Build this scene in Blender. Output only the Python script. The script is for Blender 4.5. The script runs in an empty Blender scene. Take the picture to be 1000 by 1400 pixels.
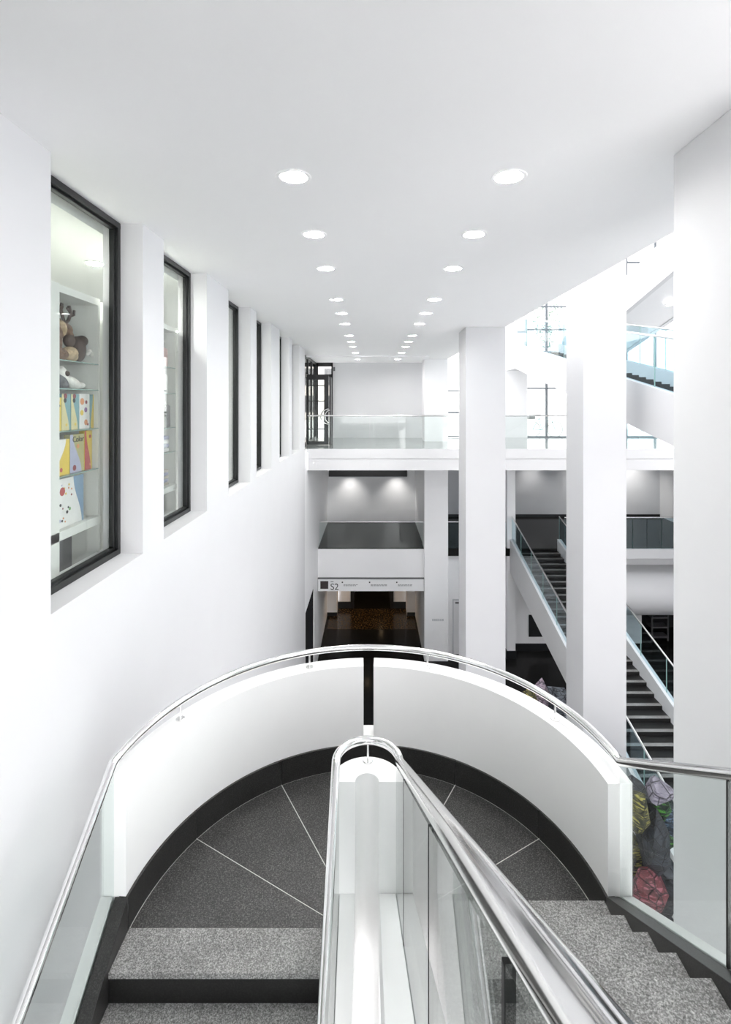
import bpy, bmesh, math, random
from math import sin, cos, pi, radians, sqrt
from mathutils import Vector, noise

random.seed(7)
S = bpy.context.scene
COL = S.collection

# ------------------------------------------------------------------ camera
# All lengths in metres.  x right, y away from the camera, z given relative to
# the eye (EYE is the eye height above the lowest floor).
EYE = 9.8
cam_d = bpy.data.cameras.new('camera')
cam = bpy.data.objects.new('camera', cam_d)
COL.objects.link(cam)
cam.location = (0, 0, EYE)
cam.rotation_euler = (pi / 2, 0, 0)
cam_d.sensor_fit = 'HORIZONTAL'
cam_d.sensor_width = 24.0
cam_d.lens = 17.0
cam_d.shift_x = -0.009
cam_d.shift_y = -0.151
cam_d.clip_start = 0.02
cam_d.clip_end = 300
S.camera = cam

# ------------------------------------------------------------------ world / exposure
w = bpy.data.worlds.new('overcast_sky')
S.world = w
w.use_nodes = True
bg = w.node_tree.nodes['Background']
bg.inputs[0].default_value = (1.0, 0.985, 1.0, 1)
bg.inputs[1].default_value = 1.25
S.view_settings.view_transform = 'Standard'
S.view_settings.look = 'None'
S.view_settings.gamma = 1
S.view_settings.use_curve_mapping = False
S.view_settings.exposure = 2.08

# ------------------------------------------------------------------ materials
def nodes(name):
    m = bpy.data.materials.new(name)
    m.use_nodes = True
    nt = m.node_tree
    return m, nt, nt.nodes['Principled BSDF']

def plain(name, col, rough=0.5, metal=0.0, var=0.0, scale=6.0, bump=0.0, bscale=80.0, spec=0.5):
    m, nt, b = nodes(name)
    c = (*col, 1) if len(col) == 3 else col
    b.inputs['Base Color'].default_value = c
    b.inputs['Roughness'].default_value = rough
    b.inputs['Metallic'].default_value = metal
    b.inputs['Specular IOR Level'].default_value = spec
    tc = nt.nodes.new('ShaderNodeTexCoord')
    if var:
        n = nt.nodes.new('ShaderNodeTexNoise'); n.inputs['Scale'].default_value = scale
        n.inputs['Detail'].default_value = 4
        r = nt.nodes.new('ShaderNodeValToRGB')
        r.color_ramp.elements[0].position = 0.3
        r.color_ramp.elements[1].position = 0.7
        r.color_ramp.elements[0].color = (*[max(0, v * (1 - var)) for v in col[:3]], 1)
        r.color_ramp.elements[1].color = (*[min(1, v * (1 + var)) for v in col[:3]], 1)
        nt.links.new(tc.outputs['Object'], n.inputs['Vector'])
        nt.links.new(n.outputs['Fac'], r.inputs[0])
        nt.links.new(r.outputs[0], b.inputs['Base Color'])
    if bump:
        n2 = nt.nodes.new('ShaderNodeTexNoise'); n2.inputs['Scale'].default_value = bscale
        bp = nt.nodes.new('ShaderNodeBump'); bp.inputs['Strength'].default_value = bump
        bp.inputs['Distance'].default_value = 0.003
        nt.links.new(tc.outputs['Object'], n2.inputs['Vector'])
        nt.links.new(n2.outputs['Fac'], bp.inputs['Height'])
        nt.links.new(bp.outputs[0], b.inputs['Normal'])
    return m

def granite(name, dark, mid, light, rough, scale=160.0, cloud=2.0, bump=0.0, spec=0.5, ior=1.5):
    m, nt, b = nodes(name)
    b.inputs['IOR'].default_value = ior
    b.inputs['Specular IOR Level'].default_value = spec
    tc = nt.nodes.new('ShaderNodeTexCoord')
    n = nt.nodes.new('ShaderNodeTexNoise'); n.inputs['Scale'].default_value = scale
    n.inputs['Detail'].default_value = 3; n.inputs['Roughness'].default_value = 0.7
    r = nt.nodes.new('ShaderNodeValToRGB'); e = r.color_ramp.elements
    e[0].position = 0.34; e[0].color = (*dark, 1)
    e[1].position = 0.70; e[1].color = (*light, 1)
    k = e.new(0.5); k.color = (*mid, 1)
    n3 = nt.nodes.new('ShaderNodeTexNoise'); n3.inputs['Scale'].default_value = cloud
    n3.inputs['Detail'].default_value = 5
    mx = nt.nodes.new('ShaderNodeMix'); mx.data_type = 'RGBA'; mx.blend_type = 'OVERLAY'
    mx.inputs[0].default_value = 0.45
    nt.links.new(tc.outputs['Object'], n.inputs['Vector'])
    nt.links.new(tc.outputs['Object'], n3.inputs['Vector'])
    nt.links.new(n.outputs['Fac'], r.inputs[0])
    nt.links.new(r.outputs[0], mx.inputs[6])
    nt.links.new(n3.outputs['Fac'], mx.inputs[7])
    nt.links.new(mx.outputs[2], b.inputs['Base Color'])
    b.inputs['Roughness'].default_value = rough
    if bump:
        bp = nt.nodes.new('ShaderNodeBump'); bp.inputs['Strength'].default_value = bump
        bp.inputs['Distance'].default_value = 0.002
        nt.links.new(n.outputs['Fac'], bp.inputs['Height'])
        nt.links.new(bp.outputs[0], b.inputs['Normal'])
    return m

def emit(name, col, st):
    m, nt, b = nodes(name)
    b.inputs['Base Color'].default_value = (*col, 1)
    b.inputs['Emission Color'].default_value = (*col, 1)
    b.inputs['Emission Strength'].default_value = st
    return m

def glassmat(name, tint, ior=1.45, rough=0.0):
    m = bpy.data.materials.new(name); m.use_nodes = True
    nt = m.node_tree; nt.nodes.clear()
    o = nt.nodes.new('ShaderNodeOutputMaterial')
    t = nt.nodes.new('ShaderNodeBsdfTransparent'); t.inputs[0].default_value = (*tint, 1)
    g = nt.nodes.new('ShaderNodeBsdfGlossy'); g.inputs['Roughness'].default_value = rough
    # Schlick reflectance, the same on both faces of the pane
    ge = nt.nodes.new('ShaderNodeNewGeometry')
    dp = nt.nodes.new('ShaderNodeVectorMath'); dp.operation = 'DOT_PRODUCT'
    nt.links.new(ge.outputs['Incoming'], dp.inputs[0]); nt.links.new(ge.outputs['Normal'], dp.inputs[1])
    def mt(op, a, b=None):
        q = nt.nodes.new('ShaderNodeMath'); q.operation = op
        for i, v in enumerate((a, b)):
            if v is None: continue
            if isinstance(v, (int, float)): q.inputs[i].default_value = v
            else: nt.links.new(v, q.inputs[i])
        return q.outputs[0]
    f0 = ((ior - 1) / (ior + 1)) ** 2
    fr = mt('ADD', f0, mt('MULTIPLY', 1 - f0, mt('POWER', mt('SUBTRACT', 1.0, mt('ABSOLUTE', dp.outputs['Value'])), 5.0)))
    mx = nt.nodes.new('ShaderNodeMixShader')
    nt.links.new(fr, mx.inputs[0]); nt.links.new(t.outputs[0], mx.inputs[1])
    nt.links.new(g.outputs[0], mx.inputs[2]); nt.links.new(mx.outputs[0], o.inputs[0])
    return m

def brushed(name, col, rough):
    m, nt, b = nodes(name)
    b.inputs['Base Color'].default_value = (*col, 1); b.inputs['Metallic'].default_value = 1
    tc = nt.nodes.new('ShaderNodeTexCoord')
    n = nt.nodes.new('ShaderNodeTexNoise'); n.inputs['Scale'].default_value = 30
    mr = nt.nodes.new('ShaderNodeMapRange')
    mr.inputs['To Min'].default_value = rough * 0.8; mr.inputs['To Max'].default_value = rough * 1.25
    nt.links.new(tc.outputs['Object'], n.inputs['Vector'])
    nt.links.new(n.outputs['Fac'], mr.inputs[0]); nt.links.new(mr.outputs[0], b.inputs['Roughness'])
    return m

def rockmat(name, a, b_, line, sc=3.0):
    m, nt, b = nodes(name)
    L = nt.links.new
    tc = nt.nodes.new('ShaderNodeTexCoord')
    mp = nt.nodes.new('ShaderNodeMapping')
    mp.inputs['Rotation'].default_value = (0.5, 0.6, random.random() * 3); mp.inputs['Scale'].default_value = (1, 1, 6)
    n = nt.nodes.new('ShaderNodeTexNoise'); n.inputs['Scale'].default_value = 5; n.inputs['Detail'].default_value = 6
    r1 = nt.nodes.new('ShaderNodeValToRGB')
    r1.color_ramp.elements[0].color = (*a, 1); r1.color_ramp.elements[1].color = (*b_, 1)
    r1.color_ramp.elements[0].position = 0.38; r1.color_ramp.elements[1].position = 0.62
    sn = nt.nodes.new('ShaderNodeTexNoise'); sn.inputs['Scale'].default_value = 7; sn.inputs['Detail'].default_value = 3   # scratches
    r2 = nt.nodes.new('ShaderNodeValToRGB')
    r2.color_ramp.elements[0].position = 0.52; r2.color_ramp.elements[1].position = 0.60
    vo = nt.nodes.new('ShaderNodeTexVoronoi'); vo.feature = 'DISTANCE_TO_EDGE'; vo.inputs['Scale'].default_value = 5.5     # cracks
    r3 = nt.nodes.new('ShaderNodeValToRGB')
    r3.color_ramp.elements[0].position = 0.0; r3.color_ramp.elements[1].position = 0.06
    mx = nt.nodes.new('ShaderNodeMix'); mx.data_type = 'RGBA'; mx.inputs[7].default_value = (*line, 1)
    mk = nt.nodes.new('ShaderNodeMix'); mk.data_type = 'RGBA'; mk.inputs[6].default_value = (0.008, 0.008, 0.01, 1)
    L(tc.outputs['Object'], n.inputs['Vector']); L(n.outputs['Fac'], r1.inputs[0])
    L(tc.outputs['Object'], mp.inputs[0]); L(mp.outputs[0], sn.inputs['Vector']); L(sn.outputs['Fac'], r2.inputs[0])
    L(tc.outputs['Object'], vo.inputs['Vector']); L(vo.outputs['Distance'], r3.inputs[0])
    L(r1.outputs[0], mx.inputs[6]); L(r2.outputs[0], mx.inputs[0])
    L(mx.outputs[2], mk.inputs[7]); L(r3.outputs[0], mk.inputs[0])
    L(mk.outputs[2], b.inputs['Base Color'])
    bp = nt.nodes.new('ShaderNodeBump'); bp.inputs['Strength'].default_value = 0.7; bp.inputs['Distance'].default_value = 0.02
    L(r3.outputs[0], bp.inputs['Height']); L(bp.outputs[0], b.inputs['Normal'])
    b.inputs['Roughness'].default_value = 0.55
    return m

M = {}
M['white'] = plain('white_paint', (0.735, 0.737, 0.747), 0.55, var=0.008, scale=1.5, bump=0.02, bscale=140)
M['whitelit'] = plain('white_paint_lit', (0.93, 0.932, 0.94), 0.5, var=0.008, scale=1.5)  # the white paint lightened to make up for weak light on the lower levels
M['whiteshaded'] = plain('white_paint_shaded', (0.60, 0.603, 0.615), 0.5, var=0.008, scale=1.5)  # the white paint darkened to tone down strong light on columns and upper stair
M['ceil'] = plain('ceiling_paint', (0.965, 0.966, 0.97), 0.6, var=0.008, scale=1.0)
M['parapet'] = plain('parapet_plaster', (0.93, 0.93, 0.92), 0.5, var=0.012, scale=2.5)
M['grey'] = plain('grey_paint', (0.55, 0.56, 0.58), 0.6, var=0.02, scale=2)
M['palegrey'] = plain('pale_grey_paint', (0.88, 0.885, 0.895), 0.6, var=0.01, scale=2)
M['black'] = plain('black_metal', (0.012, 0.013, 0.014), 0.35, var=0.2, scale=20)
M['frame'] = plain('window_frame_metal', (0.010, 0.0115, 0.0115), 0.38, var=0.15, scale=12)
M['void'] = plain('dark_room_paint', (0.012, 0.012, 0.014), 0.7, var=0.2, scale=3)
M['floor'] = granite('polished_dark_granite', (0.006, 0.006, 0.006), (0.014, 0.014, 0.014), (0.030, 0.029, 0.028), 0.14, 60, 0.5, spec=0.5, ior=1.14)
M['mosaic'] = granite('bronze_flecked_floor', (0.006, 0.005, 0.004), (0.014, 0.010, 0.007), (0.22, 0.13, 0.045), 0.2, 15, 1.2, spec=0.2)
M['rdfloor'] = granite('polished_grey_stone', (0.22, 0.23, 0.23), (0.28, 0.29, 0.29), (0.34, 0.35, 0.35), 0.12, 60, 0.5)
M['bouncefloor'] = granite('pale_bounce_floor', (0.66, 0.66, 0.65), (0.74, 0.74, 0.73), (0.80, 0.80, 0.79), 0.3, 60, 0.5)
M['landing'] = granite('honed_granite', (0.014, 0.014, 0.014), (0.040, 0.039, 0.038), (0.17, 0.167, 0.16), 0.48, 110, 3.5, 0.15)
M['tread'] = granite('flamed_granite', (0.09, 0.089, 0.086), (0.235, 0.233, 0.227), (0.56, 0.55, 0.54), 0.7, 125, 4, 0.4)
M['riser'] = granite('riser_granite', (0.006, 0.006, 0.0055), (0.011, 0.0105, 0.010), (0.026, 0.025, 0.024), 0.4, 120, 2)
M['skirt'] = granite('skirting_granite', (0.010, 0.010, 0.0095), (0.022, 0.021, 0.020), (0.055, 0.054, 0.052), 0.33, 150, 2.5)
M['grout'] = plain('pale_grout', (0.62, 0.62, 0.6), 0.8, var=0.05, scale=30)
M['steel'] = brushed('brushed_steel', (0.80, 0.80, 0.79), 0.20)
M['polish'] = brushed('polished_steel', (0.86, 0.86, 0.855), 0.11)
M['glass'] = glassmat('balustrade_glass', (0.955, 0.982, 0.973))
M['wglass'] = glassmat('window_glass', (0.96, 0.975, 0.965))
M['bluegl'] = glassmat('blue_tinted_glass', (0.81, 0.895, 0.925))
M['edge'] = plain('glass_edge_green', (0.30, 0.45, 0.42), 0.2, var=0.05, scale=5)
M['mullion'] = plain('grey_mullion', (0.16, 0.18, 0.20), 0.4, var=0.05, scale=5)
M['seal'] = plain('black_sealant', (0.01, 0.01, 0.01), 0.5, var=0.1, scale=30)
M['lamp'] = emit('lamp_glow', (1.0, 0.985, 0.97), 100)
M['shoplamp'] = emit('shop_lamp_glow', (1.0, 0.99, 0.95), 110)
M['lampdim'] = emit('small_lamp_glow', (1.0, 0.98, 0.95), 9)
M['lampwarm'] = emit('warm_lamp_glow', (1.0, 0.72, 0.42), 2.5)
M['chrome'] = brushed('lamp_reflector', (0.9, 0.9, 0.9), 0.25)
M['shopwhite'] = plain('shop_white_paint', (0.80, 0.815, 0.78), 0.6, var=0.01, scale=2)
M['shopback'] = plain('shelf_back_panel', (0.68, 0.68, 0.64), 0.5, var=0.03, scale=3)
M['shopfloor'] = plain('shop_floor_vinyl', (0.42, 0.425, 0.43), 0.35, var=0.05, scale=4)
M['shopgrey'] = plain('shop_plinth_grey', (0.12, 0.12, 0.125), 0.45, var=0.1, scale=8)
M['sign'] = plain('sign_white', (0.88, 0.885, 0.89), 0.4, var=0.01, scale=5)
M['print'] = plain('print_dark', (0.03, 0.03, 0.032), 0.5, var=0.05, scale=9)
M['printgrey'] = plain('print_grey', (0.22, 0.22, 0.225), 0.5, var=0.05, scale=9)
M['signsq'] = plain('sign_brown_square', (0.045, 0.03, 0.032), 0.4, var=0.1, scale=30)
M['ground'] = plain('pale_paving', (0.55, 0.55, 0.54), 0.8, var=0.05, scale=2)
M['facade'] = plain('outdoor_stone', (0.60, 0.56, 0.52), 0.8, var=0.15, scale=1.2)
M['leaf'] = plain('pale_foliage', (0.22, 0.30, 0.24), 0.7, var=0.3, scale=6)
M['bark'] = plain('bark', (0.25, 0.22, 0.2), 0.8, var=0.3, scale=9)
M['fur_brown'] = plain('brown_fur', (0.20, 0.125, 0.085), 0.9, var=0.4, scale=30, bump=0.8, bscale=120)
M['fur_tan'] = plain('tan_fur', (0.50, 0.38, 0.24), 0.9, var=0.3, scale=30, bump=0.8, bscale=120)
M['fur_grey'] = plain('grey_fur', (0.13, 0.14, 0.15), 0.9, var=0.3, scale=30, bump=0.8, bscale=120)
M['fur_white'] = plain('white_fur', (0.78, 0.77, 0.73), 0.9, var=0.1, scale=30, bump=0.8, bscale=120)
M['dark_brown'] = plain('dark_brown_felt', (0.07, 0.045, 0.035), 0.9, var=0.3, scale=30)
for nm, c in dict(yellow=(0.80, 0.60, 0.10), cream=(0.70, 0.64, 0.36), teal=(0.22, 0.40, 0.44), paper=(0.82, 0.82, 0.80),
                  orange=(0.75, 0.33, 0.16), red=(0.55, 0.10, 0.09), maroon=(0.28, 0.06, 0.07), green=(0.20, 0.42, 0.16),
                  blue=(0.24, 0.36, 0.50), purple=(0.25, 0.12, 0.30), pink=(0.62, 0.42, 0.40), beige=(0.55, 0.50, 0.44),
                  khaki=(0.48, 0.45, 0.22), lilac=(0.45, 0.47, 0.62)).items():
    M[nm] = plain('card_' + nm, c, 0.45, var=0.05, scale=14)

# ------------------------------------------------------------------ mesh builder
class MB:
    def __init__(s): s.v = []; s.f = []; s.m = []
    def add(s, vs, fs, mi=0):
        o = len(s.v); s.v += [tuple(p) for p in vs]
        for i, f in enumerate(fs):
            s.f.append([o + k for k in f]); s.m.append(mi[i] if isinstance(mi, (list, tuple)) else mi)
        return s
    def box(s, x0, x1, y0, y1, z0, z1, mi=0, top=None):
        vs = [(x, y, z) for z in (z0, z1) for y in (y0, y1) for x in (x0, x1)]
        fs = [(0, 2, 3, 1), (4, 5, 7, 6), (0, 1, 5, 4), (2, 6, 7, 3), (0, 4, 6, 2), (1, 3, 7, 5)]
        mm = [mi] * 6
        if top is not None: mm[1] = top
        return s.add(vs, fs, mm)
    def prism(s, poly, axis, a, b, mi=0, side=None):
        n = len(poly)
        def P(p, t):
            return (t, p[0], p[1]) if axis == 'x' else (p[0], t, p[1]) if axis == 'y' else (p[0], p[1], t)
        vs = [P(p, a) for p in poly] + [P(p, b) for p in poly]
        fs = [list(range(n))[::-1], [n + i for i in range(n)]]
        mm = [mi, mi]
        for i in range(n):
            j = (i + 1) % n
            fs.append([i, j, n + j, n + i]); mm.append(mi if side is None else side)
        return s.add(vs, fs, mm)
    def arcwall(s, cx, cy, r0, r1, a0, a1, z0, z1, n=32, mi=0, top=None):
        vs = []; fs = []; mm = []
        for i in range(n + 1):
            a = radians(a0 + (a1 - a0) * i / n)
            for r in (r0, r1):
                for z in (z0, z1): vs.append((cx - r * cos(a), cy + r * sin(a), z))
        for i in range(n):
            o = 4 * i; q = o + 4
            fs += [(o, o + 1, q + 1, q), (o + 2, q + 2, q + 3, o + 3), (o + 1, o + 3, q + 3, q + 1), (o, q, q + 2, o + 2)]
            mm += [mi, mi, mi if top is None else top, mi]
        o = 4 * n
        fs += [(0, 2, 3, 1), (o, o + 1, o + 3, o + 2)]; mm += [mi, mi]
        return s.add(vs, fs, mm)
    def tube(s, path, r, n=16, mi=0):
        P = [Vector(p) for p in path]; vs = []; fs = []
        up = None
        for i, p in enumerate(P):
            t = (P[min(i + 1, len(P) - 1)] - P[max(i - 1, 0)]).normalized()
            if 0 < i < len(P) - 1:
                t1 = (P[i] - P[i - 1]).normalized(); t2 = (P[i + 1] - P[i]).normalized(); t = (t1 + t2).normalized()
            if up is None:
                h = Vector((0, 0, 1)) if abs(t.z) < 0.9 else Vector((1, 0, 0))
                up = (h - t * h.dot(t)).normalized()
            else: up = (up - t * up.dot(t)).normalized()
            sd = t.cross(up)
            rr = r[i] if isinstance(r, (list, tuple)) else r
            k = 1.0
            if 0 < i < len(P) - 1: k = 1.0 / max(0.5, t1.dot(t))
            for j in range(n):
                a = 2 * pi * j / n
                vs.append(p + (up * cos(a) + sd * sin(a)) * rr * (1 if k < 1.02 else k ** 0.5))
        for i in range(len(P) - 1):
            for j in range(n):
                k = (j + 1) % n
                fs.append((i * n + j, i * n + k, (i + 1) * n + k, (i + 1) * n + j))
        fs.append(tuple(range(n))[::-1]); fs.append(tuple((len(P) - 1) * n + j for j in range(n)))
        return s.add(vs, fs, mi)
    def cyl(s, x, y, z0, z1, r, n=20, mi=0, r2=None):
        return s.lathe(x, y, [(0, z0), (r, z0), (r if r2 is None else r2, z1), (0, z1)], n, mi)
    def lathe(s, x, y, prof, n=24, mi=0):
        vs = []; fs = []
        for (r, z) in prof:
            for j in range(n):
                a = 2 * pi * j / n; vs.append((x + r * cos(a), y + r * sin(a), z))
        for i in range(len(prof) - 1):
            for j in range(n):
                k = (j + 1) % n
                fs.append((i * n + j, i * n + k, (i + 1) * n + k, (i + 1) * n + j))
        return s.add(vs, fs, mi)
    def ball(s, c, rad, n=12, mi=0, rot=0.0):
        vs = []; fs = []; m = n // 2 + 2
        for i in range(m + 1):
            t = pi * i / m
            for j in range(n):
                a = 2 * pi * j / n
                x, y, z = rad[0] * sin(t) * cos(a), rad[1] * sin(t) * sin(a), rad[2] * cos(t)
                y, z = y * cos(rot) - z * sin(rot), y * sin(rot) + z * cos(rot)
                vs.append((c[0] + x, c[1] + y, c[2] + z))
        for i in range(m):
            for j in range(n):
                k = (j + 1) % n
                fs.append((i * n + j, (i + 1) * n + j, (i + 1) * n + k, i * n + k))
        return s.add(vs, fs, mi)
    def build(s, name, mats, parent=None, smooth=None, bevel=0.0, remesh=0.0, keep=False):
        """links the collected faces as ONE mesh object, its origin at the base"""
        xs, ys, zs = zip(*s.v)
        base = ((min(xs) + max(xs)) / 2, (min(ys) + max(ys)) / 2, min(zs))
        me = bpy.data.meshes.new(name)
        me.from_pydata([(x - base[0], y - base[1], z - base[2]) for x, y, z in s.v], [], s.f)
        if isinstance(mats, str): mats = [mats]
        for k in mats: me.materials.append(M[k])
        me.polygons.foreach_set('material_index', s.m)
        bm = bmesh.new(); bm.from_mesh(me)
        bmesh.ops.remove_doubles(bm, verts=bm.verts, dist=1e-6)
        bmesh.ops.recalc_face_normals(bm, faces=bm.faces)
        bm.to_mesh(me); bm.free()
        if smooth:
            me.polygons.foreach_set('use_smooth', [True] * len(me.polygons))
            me.set_sharp_from_angle(angle=radians(smooth))
        me.update()
        o = bpy.data.objects.new(name, me); COL.objects.link(o)
        loc = Vector((base[0], base[1], base[2] + EYE))
        if parent is not None:
            o.parent = parent; loc = loc - wpos(parent)
        o.location = loc
        if bevel:
            b = o.modifiers.new('bevel', 'BEVEL'); b.width = bevel; b.segments = 2; b.limit_method = 'ANGLE'
        if remesh:
            rm = o.modifiers.new('remesh', 'REMESH'); rm.mode = 'VOXEL'; rm.voxel_size = remesh; rm.use_smooth_shade = True
        return o

def wpos(o):
    p = Vector(o.location)
    while o.parent is not None:
        o = o.parent; p += Vector(o.location)
    return p

def thing(name, label, cat, loc, group=None):
    o = bpy.data.objects.new(name, None); COL.objects.link(o)
    o.location = (loc[0], loc[1], loc[2] + EYE)
    o.empty_display_size = 0.1
    return tag(o, label, cat, group)

def tag(o, label, cat, group=None):
    o['label'] = label; o['category'] = cat
    if group: o['group'] = group
    return o

def struct(o, label=None):
    o['kind'] = 'structure'
    if label: o['label'] = label
    return o

def copy_tree(o, parent=None, delta=None):
    c = o.copy(); COL.objects.link(c)
    c.parent = parent
    if delta is not None: c.location = Vector(c.location) + Vector(delta)
    for ch in o.children: copy_tree(ch, c)
    return c

def box(name, mats, x0, x1, y0, y1, z0, z1, parent=None, bevel=0.0):
    return MB().box(x0, x1, y0, y1, z0, z1).build(name, mats, parent, bevel=bevel)

# ------------------------------------------------------------------ main levels
XL, XW = -2.06, -2.28          # left wall face, window plane
CE, RD, S1, S2, LD = 1.6, -1.5, -5.6, -9.8, -3.315
SILL = -1.365
XR = 2.85                      # free edge of the ceiling over the atrium

# ================================================================== SETTING
struct(box('floor', 'floor', -2.5, 14, 12.6, 34, S2 - 0.3, S2), 'polished dark granite floor of the lowest level')
struct(box('floor_bounce_lower', 'bouncefloor', -2.5, 14, -3, 12.6, S2 - 0.3, S2), 'unseen pale floor under the stair, added to bounce light upward')  # out of view; made pale to bounce light up to the ceiling

# ---- left wall with pilasters between the shop windows
op = []
y = 3.32 - 2 * 4.11
for k in range(5):
    op += [(y, y + 1.335), (y + 1.8, y + 1.8 + 1.335)]
    y += 4.11
op = [o for o in op if o[0] > -2.9 and o[1] < 15.2]
mb = MB().box(-2.5, XL, -3, 15.85, S2, SILL)
prev = -3
for a, b in op:
    mb.box(-2.42, XL, prev, a, SILL, CE); prev = b
mb.box(-2.42, XL, prev, 15.85, SILL, CE)
struct(mb.build('wall_left', 'white'), 'tall white wall with pilasters between the shop windows')

for n, (a, b) in enumerate(op):
    fr = MB()
    z0, z1 = SILL, CE
    q0, q1 = -2.345, -2.26
    fr.box(q0, q1, a, b, z0, z0 + 0.05); fr.box(q0, q1, a, b, z1 - 0.05, z1 - 0.002)
    fr.box(q0, q1, a, a + 0.045, z0 + 0.05, z1 - 0.05); fr.box(q0, q1, b - 0.045, b, z0 + 0.05, z1 - 0.05)
    # inner glazing bead, stepped back
    for q in ((a + 0.045, b - 0.045, z0 + 0.05, z0 + 0.07), (a + 0.045, b - 0.045, z1 - 0.07, z1 - 0.05),
              (a + 0.045, a + 0.062, z0 + 0.07, z1 - 0.07), (b - 0.062, b - 0.045, z0 + 0.07, z1 - 0.07)):
        fr.box(q0 + 0.01, q1 - 0.03, *q)
    o = struct(fr.build('window_%d' % (n + 1), 'frame', bevel=0.004), 'tall black-framed shop window in the left wall')
    box('pane', 'wglass', -2.318, -2.31, a + 0.05, b - 0.05, z0 + 0.055, z1 - 0.055, o)

# ---- left wall beyond the balcony: doorway on the lowest level
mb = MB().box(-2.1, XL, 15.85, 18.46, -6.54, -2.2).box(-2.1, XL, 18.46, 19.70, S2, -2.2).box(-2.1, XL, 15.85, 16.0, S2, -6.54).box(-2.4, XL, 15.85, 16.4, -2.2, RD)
struct(mb.build('wall_left_rear', 'whitelit'), 'white wall under the balcony with a dark doorway')
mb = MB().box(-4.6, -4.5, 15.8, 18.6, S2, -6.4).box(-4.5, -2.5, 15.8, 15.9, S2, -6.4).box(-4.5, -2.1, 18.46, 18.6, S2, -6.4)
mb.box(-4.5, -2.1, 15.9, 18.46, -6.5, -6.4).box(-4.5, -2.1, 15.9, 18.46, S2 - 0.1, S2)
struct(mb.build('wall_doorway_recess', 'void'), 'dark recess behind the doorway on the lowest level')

# ---- ceiling with round holes for the downlights
LX, RX = -0.56, 0.975
LY = [3.69 + 4.43 * g + 1.27 * k for g in range(4) for k in range(3)]
mb = MB(); HR = 0.105
xs = [-2.6, LX - 0.15, LX + 0.15, RX - 0.15, RX + 0.15, XR]
ys = [-3.0]
for yy in LY: ys += [yy - 0.15, yy + 0.15]
ys.append(21.6)
for i in range(len(xs) - 1):
    for j in range(len(ys) - 1):
        x0, x1, y0, y1 = xs[i], xs[i + 1], ys[j], ys[j + 1]
        if i in (1, 3) and j % 2 == 1:
            cx, cy = (x0 + x1) / 2, (y0 + y1) / 2
            N = 32; vs = []
            for k in range(N):
                a = 2 * pi * k / N + pi / 4
                c, s_ = cos(a), sin(a); mm = max(abs(c), abs(s_))
                vs.append((cx + 0.15 * c / mm, cy + 0.15 * s_ / mm, CE))
            for k in range(N):
                a = 2 * pi * k / N + pi / 4
                vs.append((cx + HR * cos(a), cy + HR * sin(a), CE))
            mb.add(vs, [(k, (k + 1) % N, N + (k + 1) % N, N + k) for k in range(N)])
        else:
            mb.add([(x0, y0, CE), (x1, y0, CE), (x1, y1, CE), (x0, y1, CE)], [(0, 1, 2, 3)])
mb.add([(xs[0], ys[0], CE + 0.35), (xs[-1], ys[0], CE + 0.35), (xs[-1], ys[-1], CE + 0.35), (xs[0], ys[-1], CE + 0.35)], [(0, 1, 2, 3)])
for (p, q) in (((xs[0], ys[0]), (xs[-1], ys[0])), ((xs[-1], ys[0]), (xs[-1], ys[-1])), ((xs[-1], ys[-1]), (xs[0], ys[-1])), ((xs[0], ys[-1]), (xs[0], ys[0]))):
    mb.add([(*p, CE), (*q, CE), (*q, CE + 0.35), (*p, CE + 0.35)], [(0, 1, 2, 3)])
struct(mb.build('ceiling', 'ceil'), 'flat white ceiling over the stair with two rows of downlights')
struct(box('trim_1', 'ceil', -2.28, 1.97, 17.95, 18.2, CE - 0.05, CE), 'shallow beam across the ceiling above the balcony')

# ---- upper floor: bridge slab, floor behind the camera
struct(box('floor_upper', 'rdfloor', -2.4, 14, 16.45, 21.6, RD - 0.12, RD), 'polished grey floor of the upper balcony')
struct(box('floor_upper_core', 'white', -2.06, 14, 16.55, 26, -2.15, RD - 0.12), 'white structural slab below the balcony floor')
fas = MB().box(-2.05, 14, 16.40, 16.55, -2.18, RD)
fz = struct(box('trim_2', 'white', -2.05, 14, 16.44, 16.55, -2.17, RD - 0.005), 'white fascia of the balcony slab')
for (a, b) in ((-2.04, -0.075), (-0.069, 3.2), (3.206, 6.5), (6.506, 9.8), (9.806, 13.9)):
    box('fascia_panel', 'white', a, b, 16.40, 16.44, -1.80, RD, fz, bevel=0.003)
    box('fascia_panel', 'white', a, b, 16.412, 16.44, -2.18, -1.835, fz, bevel=0.003)
struct(box('floor_top_landing', 'landing', -2.06, 1.96, -3, 0.38, RD - 0.3, RD), 'granite floor at the head of the stair')

struct(box('floor_bounce_hall', 'rdfloor', -2.06, 14, -14, -3, RD - 0.3, RD), 'unseen hall floor behind the camera, added to bounce light upward')  # added behind the camera to throw light onto the near ceiling
struct(box('ceiling_light_block', 'white', 2.85, 14.2, -3, 21.7, 9.5, 9.8), 'unseen white roof over the atrium, added to cut the sky light')  # added out of view to keep sky light off columns and walls

mb = MB().box(2.85, 14, -3.2, -3, 1.6, 9.5).box(6.5, 14, -3.2, -3, S2, 1.6).box(-2.5, 1.0, -3.2, -3, S2, RD - 0.3)  # added out of view to dim light coming from behind the camera
struct(mb.build('wall_light_block', 'white'), 'unseen white wall pieces behind the camera, added to block sky light')

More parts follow.
